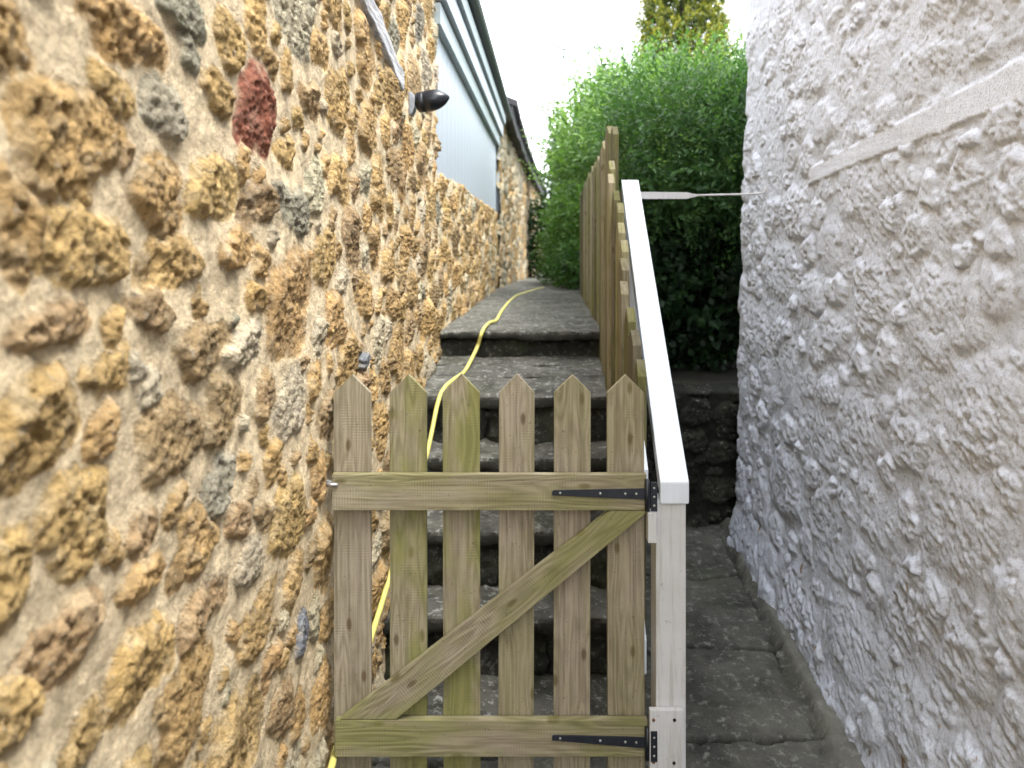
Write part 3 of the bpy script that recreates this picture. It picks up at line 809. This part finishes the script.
# ------------------------------------------------------------------ white handrail and its posts
hr_ = empty('handrail', (.4, 2.0, 0))
tag(hr_, 'sloping white painted handrail on a square timber post beside the gate', 'handrail')
def rail_top(Y): return EYE-.5725+.6150*(Y-2.0)
sheared('rail', gx(659.5), gx(688.5), 1.992, 3.42, rail_top(1.992), rail_top(3.42), .056, M['white'], hr_, .004,
        X2=(621.3-512)/F*3.42, X3=(638.5-512)/F*3.42)
box('post', gx(656), gx(686), 2.0, 2.075, gz(2.0)-.15, EYE-.630, M['oldwhite'], hr_, .003)
x3 = (630-512)/F*3.40
box('post', x3-.03, x3+.03, 3.31, 3.37, .1, rail_top(3.31)-.062, M['oldwhite'], hr_, .003)
sheared('side_board', .333, .351, 2.06, 3.38, rail_top(2.06)-.030, rail_top(3.38)-.03, .09, M['white'], hr_, .002, X2=.408+.003, X3=.427)
sheared('side_board', .333, .350, 2.08, 3.38, rail_top(2.08)-.49, rail_top(3.38)-.49, .09, M['white'], hr_, .002, X2=.408+.003, X3=.426)
bl = box('hinge_block', gx(648.6), gx(682), 1.983, 1.9985, EYE-1.56, gzz(708.5, 1.99), M['oldwhite'], hr_, .002)
for (xx, yy, m_) in ((674.5, 720, 'hole'), (653.5, 720, 'rust'), (653.5, 762, 'rust'), (674, 763, 'hole')):
    p = px(xx, yy, 1.983); s = tube('screw', [(p[0], 1.9835, p[2]), (p[0], 1.9815, p[2])], .0042, M[m_], None, 10)
    s.parent = bl; s.matrix_parent_inverse = Matrix.Translation(-bl.location) @ Matrix.Identity(4)
box('hinge_block', gx(647), gx(655.5), 1.984, 2.02, gzz(541), gzz(511), M['oldwhite'], hr_, .002)
tube('screw', [px(652, 500, 1.98), px(652, 500, 1.979)], .001, M['steel'], hr_, 6) if False else None

# ------------------------------------------------------------------ picket fence behind the rail
fence = empty('picket_fence', (.45, 3.4, .9))
tag(fence, 'tall weathered picket fence climbing beside the stone steps behind the handrail', 'fence')
def fpicket_mesh(L, w=.092):
    bm = bmesh.new(); t = .012
    a = [(-w/2, 0), (w/2, 0), (w/2, L-.04), (0, L), (-w/2, L-.04)]
    # width along Y, thickness along X
    f = [bm.verts.new((-t, y, z)) for y, z in a]; b = [bm.verts.new((t, y, z)) for y, z in a]
    bm.faces.new(f); bm.faces.new(b[::-1])
    for i in range(5): bm.faces.new((f[i], b[i], b[(i+1) % 5], f[(i+1) % 5]))
    bmesh.ops.bevel(bm, geom=bm.edges[:], offset=.0012, segments=1, affect='EDGES')
    bmesh.ops.recalc_face_normals(bm, faces=bm.faces[:])
    me = bpy.data.meshes.new('picket'); bm.to_mesh(me); bm.free(); me.materials.append(M['wood']); return me
meA = fpicket_mesh(1.22)
Y = 2.20; i = 0
while Y < 7.9:
    if Y < 3.36:
        top = rail_top(Y)+.155+rnds.uniform(-.012, .012); xx = fence_x(Y)-.018
    else:
        top = EYE+.535+rnds.uniform(-.014, .014); xx = fence_x(Y)
    p = bpy.data.objects.new('picket', meA); C.objects.link(p); p.parent = fence
    p.matrix_parent_inverse = Matrix.Translation(-fence.location)
    p.location = (xx+rnds.uniform(-.007, .007), Y, top-1.22); p['green'] = rnds.uniform(.3, .95)
    p.rotation_euler = (rnds.uniform(-.008, .008), rnds.uniform(-.006, .006), .0+rnds.uniform(-.05, .05))
    p['tone'] = rnds.choice((-.15, 0., .12, .3, .45))+rnds.uniform(-.05, .05)  # per-picket tone stands in for shading contrast along the fence
    Y += .108 if Y < 3.3 else .152; i += 1
for z in (.25, -.35):
    o = sheared('fence_rail', fence_x(3.4)+.012, fence_x(3.4)+.045, 3.42, 7.95, EYE+z, EYE+z, .07, M['wood'], fence, .002, X2=fence_x(7.95)+.012, X3=fence_x(7.95)+.045)
    o['green'] = .5
for y in (3.5, 5.6, 7.6):
    o = box('fence_post', fence_x(y)+.048, fence_x(y)+.12, y, y+.075, .85, EYE+(.16 if y < 4 else .45), M['wood'], fence); o['green'] = .4

# ------------------------------------------------------------------ tie rod
rod = empty('tie_rod', px(640, 195, 3.40))
tag(rod, 'thin white painted iron tie rod bridging from the handrail top to the right wall', 'rod')
a = px(637, 195.5, 3.36); z0 = a[2]; xe = px(693, 195, 3.36)[0]
bm = bmesh.new()
prism(bm, [(a[0], z0-.015), (xe-.03, z0-.015), (xe+.015, z0-.004), (xe+.015, z0+.004), (xe-.03, z0+.013), (a[0], z0+.015)], 3.352, 3.362)
bm_link('strap', bm, M['iron'], rod, .001)
tube('bar', [(xe, 3.357, z0), (xe+.12, 3.355, z0+.003), (1.03, 3.345, z0+.006), (1.052, 3.335, z0+.012), (1.058, 3.33, z0+.035)], .0042, M['iron'], rod, 10)

# ------------------------------------------------------------------ wall lamp (bullet spotlight)
lp = px(411, 101, 3.02)
lamp = empty('wall_spotlight', (lp[0], 3.02, lp[2]))
tag(lamp, 'small black bullet spotlight on a pale bracket under the grey timber', 'lamp')
bx0 = WX0+WK*3.02
c0 = Vector((bx0+.028, 3.02, lp[2]-.012))
bm = bmesh.new()                                     # bracket: curved pale plate
prof_ = [(0.0, -.046), (.012, -.042), (.022, -.018), (.024, .018), (.014, .038), (0, .042)]
prism(bm, [(x+c0.x-.015, z+c0.z) for x, z in prof_], 2.985, 3.055)
bm_link('bracket', bm, M['bracket'], lamp, .003, True)
hx = c0.x+.012
prof_r = [(0, .030), (.006, .038), (.03, .040), (.033, .036), (.036, .040), (.055, .0405), (.075, .038), (.092, .032), (.108, .022), (.12, .010), (.125, .002)]
tube('lamp_head', [(hx+a, 3.02-a*.15, c0.z+.004+a*.16) for a, r in prof_r], [r for a, r in prof_r], M['blackplastic'], lamp, 24)
for dz in (-.03,):
    s = tube('screw', [(c0.x+.016, 2.986, c0.z+dz+.03), (c0.x+.016, 2.982, c0.z+dz+.03)], .004, M['black'], lamp, 8)
# ------------------------------------------------------------------ hose
hp = [px(268, 1010, 1.45), px(312, 835, 1.80), px(330.5, 770, 1.965), px(338, 742, 2.10), px(350, 705, 2.22), px(374, 628, 2.52), px(389, 579, 2.72), px(409, 512, 3.0),
      px(427, 453, 3.25), px(437.5, 404, 3.42), px(444, 388.5, 3.50), px(453, 380, 3.66), px(464, 372, 3.83), px(472, 358, 3.98), px(478, 345, 4.05), px(482.5, 331, 4.06), px(489, 323, 4.42), px(496, 320.5, 4.62),
      px(501, 312, 5.3), px(507, 304, 6.1), px(512, 299.0, 6.8), px(518, 295, 7.4), px(532, 290.6, 8.3), px(544, 287.5, 9.0)]
hs = tube('garden_hose', smooth_path(hp, 8), .0095, M['hose'], None, 12)
tag(hs, 'pale yellow garden hose trailing up the steps and along the path', 'hose')

# ------------------------------------------------------------------ plants
def foliage(name, blobs, n, leaves, L, ll, lw, cols, rnd, parent, keep=None, up=.45, shell=.72, droop=.0, tipcol=None, rsz=.4):
    """leafy sprays spread through ellipsoids: blobs rows cx,cy,cz,rx,ry,rz"""
    bl = np.array(blobs, float); vol = (bl[:, 3]*bl[:, 4]*bl[:, 5])**(2/3); k = rnd.choice(len(bl), n, p=vol/vol.sum())
    d = rnd.randn(n, 3); d /= np.linalg.norm(d, axis=1)[:, None]
    r = np.where(rnd.rand(n) < .85, rnd.uniform(shell, 1.0, n), rnd.uniform(.3, shell, n))
    lump = 1+.34*fbm3(d*2.6+k[:, None]*3.1, 3)+.05*rnd.randn(n)
    p = bl[k, :3]+d*bl[k, 3:]*(r*lump)[:, None]
    dr = d*.6+np.array([0, 0, up])+rnd.randn(n, 3)*.42; dr /= np.linalg.norm(dr, axis=1)[:, None]
    if keep is not None:
        m = keep(p); p, dr, d, k = p[m], dr[m], d[m], k[m]; n = len(p)
    Ls = L*rnd.uniform(.5, 1.25, n)
    sd_ = np.cross(dr, rnd.randn(n, 3)); sd_ /= np.linalg.norm(sd_, axis=1)[:, None]
    t = (np.arange(leaves)+.5)/leaves
    base = p[:, None]+dr[:, None]*(Ls[:, None]*t)[..., None]; base[..., 2] -= droop*(Ls[:, None]*t)**2*6
    sg = np.where(np.arange(leaves) % 2, 1., -1.)[None, :, None]
    ld = dr[:, None]*.75+sd_[:, None]*sg*.9+rnd.randn(n, leaves, 3)*.28; ld /= np.linalg.norm(ld, axis=2)[..., None]
    wd = np.cross(ld, dr[:, None]+rnd.randn(n, leaves, 3)*.7); wd /= np.linalg.norm(wd, axis=2)[..., None]
    sz = rnd.uniform(1-rsz, 1+rsz, (n, leaves, 1))*(1-.35*t[None, :, None])
    a = base; b = base+ld*ll*.5*sz+wd*lw*sz; c = base+ld*ll*sz; e = base+ld*ll*.5*sz-wd*lw*sz
    ok = np.ones((n, leaves), bool)
    for pp in (a, c):
        X_, Y_, Z_ = pp[..., 0], pp[..., 1], pp[..., 2]
        ok &= ~((Y_ > 2.2) & (Y_ < 8.05) & (Z_ < EYE+.62) & (X_ < fence_x(Y_)+.13))
        ok &= ~((X_ > 1.0) & (Y_ < 4.02))
    V = np.stack([a, b, c, e], 2)[ok].reshape(-1, 3); Q = np.arange(len(V)).reshape(-1, 4)
    cols = np.array(cols); ci = rnd.rand(n, leaves)*.6+rnd.rand(n, 1)*.4
    cc = cols[0]*(1-ci[..., None])+cols[1]*ci[..., None]
    cc = cc*rnd.uniform(.8, 1.2, (n, leaves, 1))
    if tipcol is not None:
        tm_ = (t[None, :]**1.5*rnd.uniform(.2, 1, (n, 1)))[..., None]; cc = cc*(1-tm_)+np.array(tipcol)*tm_
    cc = np.repeat(cc[ok].reshape(-1, 3), 4, axis=0)
    return link(name, np_mesh(name, V, Q, False, cc), M['leaf'], parent)

def stems(par, root, tips, r0=.03):
    for k, tp in enumerate(tips):
        a = Vector(root); b = Vector(tp); m = (a+b)/2+Vector((rnds.uniform(-.1, .1), rnds.uniform(-.1, .1), .05))
        tube('stem', smooth_path([a, m, b], 4), list(np.linspace(r0, .006, 9)), M['bark'], par, 7)

GREEN = [(.030, .078, .022), (.088, .175, .050)]
DGREEN = [(.025, .075, .018), (.06, .14, .03)]
rp = np.random.RandomState(31)
def keepA(p): return (p[:, 0] > fence_x(p[:, 1])+.12) & ((p[:, 1] > 4.12) | (p[:, 2] > 1.5)) & (p[:, 1] > 3.75) & ~((p[:, 0] > 1.0) & (p[:, 1] < 4.0))
sh = empty('leafy_shrub', (1.2, 5, .9))
tag(sh, 'big feathery green shrub behind the fence, against the right house corner', 'shrub', 'shrubs behind the fence')
foliage('foliage', [(1.12, 5.05, 2.14, .72, .80, .58), (1.55, 5.1, 2.12, .85, .9, .54), (.98, 5.4, 2.12, .46, .8, .60), (1.4, 5.9, 1.6, .8, .5, .6), (1.7, 5.6, 2.2, .8, .9, .62), (1.1, 4.6, 2.12, .62, .52, .40), (1.6, 4.5, 2.1, .6, .45, .38)],
        7500, 13, .32, .042, .0085, [(.022, .062, .022), (.065, .14, .045)], rp, sh, keepA, up=.5, tipcol=(.10, .20, .065), rsz=.55)
foliage('young_shoots', [(1.12, 5.1, 2.18, .72, .80, .42), (1.55, 5.1, 2.18, .85, .9, .40), (.98, 5.4, 2.14, .46, .8, .42)],
        1400, 15, .36, .040, .0085, [(.05, .12, .028), (.12, .22, .055)], rp, sh, keepA, up=1.0, tipcol=(.24, .37, .11), shell=.85)
foliage('shade_toned_leaves', [(1.1, 5.6, 1.35, .75, .55, .5), (1.0, 5.9, 1.6, .6, .5, .6), (1.5, 5.5, 1.3, .6, .5, .45), (1.15, 4.85, 1.3, .7, .4, .42)], 4200, 9, .22, .06, .022,
        [(.008, .025, .009), (.02, .05, .016)], rp, sh, keepA, up=.1, shell=.5)  # near-black leaf colour paints in the shade beneath the canopy
stems(sh, (1.2, 5.25, .88), [(1.0, 4.9, 2.2), (1.5, 5.0, 2.3), (.9, 5.2, 2.2), (1.3, 5.2, 1.9), (1.7, 5.3, 2.3)], .02)
def keepB(p): return (p[:, 0] > np.where(p[:, 2] > EYE+.5, .25+.02*p[:, 1], fence_x(p[:, 1])+.36)) | ((p[:, 1] > 8.1) & (p[:, 0] > .45))
sh = empty('leafy_shrub', (1.3, 7, .9))
tag(sh, 'bright green shrub spilling over the top of the picket fence toward the path', 'shrub', 'shrubs behind the fence')
foliage('foliage', [(1.10, 6.9, 2.2, .66, 1.0, .95), (1.6, 6.6, 2.3, .8, .9, .66), (.86, 7.6, 2.30, .60, .7, .82), (1.05, 7.6, 1.5, .5, .8, .6), (.82, 6.3, 2.25, .3, .5, .4)],
        5500, 12, .34, .050, .011, GREEN, rp, sh, keepB, up=.5, tipcol=(.22, .36, .10), rsz=.55)
foliage('young_shoots', [(1.10, 6.9, 2.35, .68, 1.0, .62), (1.6, 6.6, 2.3, .8, .9, .52), (.84, 7.6, 2.36, .60, .7, .66)],
        1300, 15, .45, .046, .011, [(.08, .17, .03), (.17, .30, .06)], rp, sh, keepB, up=.9, tipcol=(.34, .48, .14), shell=.85)
stems(sh, (1.25, 7.0, .88), [(.9, 6.7, 2.4), (1.5, 6.8, 2.6), (1.1, 7.4, 2.5)])
sh = empty('leafy_shrub', (1.1, 9.5, .9))
tag(sh, 'yellow green shrub hanging over the end of the path beyond the fence', 'shrub', 'shrubs behind the fence')
foliage('foliage', [(1.02, 9.5, 1.9, .50, .9, .75), (.93, 10.2, 1.5, .48, .9, .5), (1.5, 9.5, 2.6, .8, .9, .8), (.86, 8.8, 1.4, .22, .5, .35), (1.1, 11.4, 1.9, .6, 1., .9)],
        5500, 12, .28, .055, .014, [(.035, .09, .018), (.10, .19, .04)], rp, sh, None, up=.3, droop=.3)
stems(sh, (1.15, 9.6, .88), [(.9, 9.2, 2.0), (1.3, 9.5, 2.6), (.9, 10.2, 1.7)])
# low growth at the foot of the fence beside the path
sh = empty('ivy_tuft', (.62, 7.2, 1.18))
tag(sh, 'small dark ivy tuft at the foot of the fence where the path ends', 'ivy')
foliage('foliage', [(.66, 8.5, 1.42, .14, .35, .22), (.66, 8.9, 1.4, .16, .5, .2)], 420, 9, .14, .04, .014, DGREEN, rp, sh, None, up=.2)
stems(sh, (.64, 8.5, 1.15), [(.62, 8.3, 1.5), (.62, 8.6, 1.5)], .01)
# tree closing the far end, leaf colour darkened to paint the eave's shade
tr = empty('background_tree', (.7, 17, .8))
tag(tr, 'leafy tree with painted shade closing the view at the far end of the path', 'tree')
foliage('crown', [(.75, 17, 1.6, 1.1, 1., .9), (1.9, 16, 2.6, 1.2, 1.2, 1.4)], 3500, 10, .4, .09, .028, [(.010, .03, .008), (.025, .06, .014)], rp, tr, None)
stems(tr, (1., 17, .8), [(.7, 17, 1.9), (1.3, 16.8, 2.4), (1.9, 16, 3)], .08)
# clipped conifer with golden tips
cf = empty('golden_conifer', (2.6, 11, .9))
tag(cf, 'dense upright conifer with golden yellow tips rising above the shrub', 'tree')
cxx = (682-512)/F*11
foliage('crown', [(cxx, 11, 3.7, .60, .60, 1.7), (cxx, 11, 4.7, .58, .58, 1.3), (cxx, 11, 2.4, .6, .6, 1.5)], 9000, 12, .20, .045, .014,
        [(.012, .035, .008), (.05, .085, .015)], rp, cf, None, up=1.1, shell=.85, tipcol=(.50, .46, .05))
tube('trunk', [(cxx, 11, .85), (cxx, 11, 2.5), (cxx, 11, 5.2)], [.12, .09, .03], M['bark'], cf, 10)
# thin branches of a sparse tree against the sky
st_ = empty('sparse_tree', (2.2, 16, .9))
tag(st_, 'thin sparse branches faint against the white sky left of the conifer', 'tree')
tips = []
tube('trunk', smooth_path([(2.3, 16, .85), (2.2, 16, 3.5), (1.75, 16, 5.5)], 5), list(np.linspace(.09, .02, 11)), M['bark'], st_, 8)
for k in range(16):
    zz = rp.uniform(3.9, 5.3); a = (2.15-.38*(zz-3.6)/1.9, 16, zz); b = (a[0]+rp.uniform(-1.0, .6), 16+rp.uniform(-.5, .5), zz+rp.uniform(-.1, .6))
    tips.append(b); tube('branch', smooth_path([a, ((a[0]+b[0])/2, (a[1]+b[1])/2, (a[2]+b[2])/2+.12), b], 4), list(np.linspace(.018, .004, 9)), M['bark'], st_, 6)
foliage('foliage', [(b[0], b[1], b[2], .22, .22, .14) for b in tips], 260, 7, .22, .07, .02, DGREEN, rp, st_, None)
# hazy trees at the right, behind the conifer
t2 = empty('garden_tree', (3.4, 15, .9))
tag(t2, 'light green tree glimpsed between the conifer and the right house', 'tree')
foliage('crown', [(4.1, 15, 4.2, .9, .9, 1.4), (4.3, 15, 2.8, 1., 1., 1.4)], 1800, 10, .35, .08, .022, GREEN, rp, t2, None)
tube('trunk', [(4.2, 15, .85), (4.2, 15, 2.5), (4.15, 15, 4.6)], [.12, .09, .03], M['bark'], t2, 8)
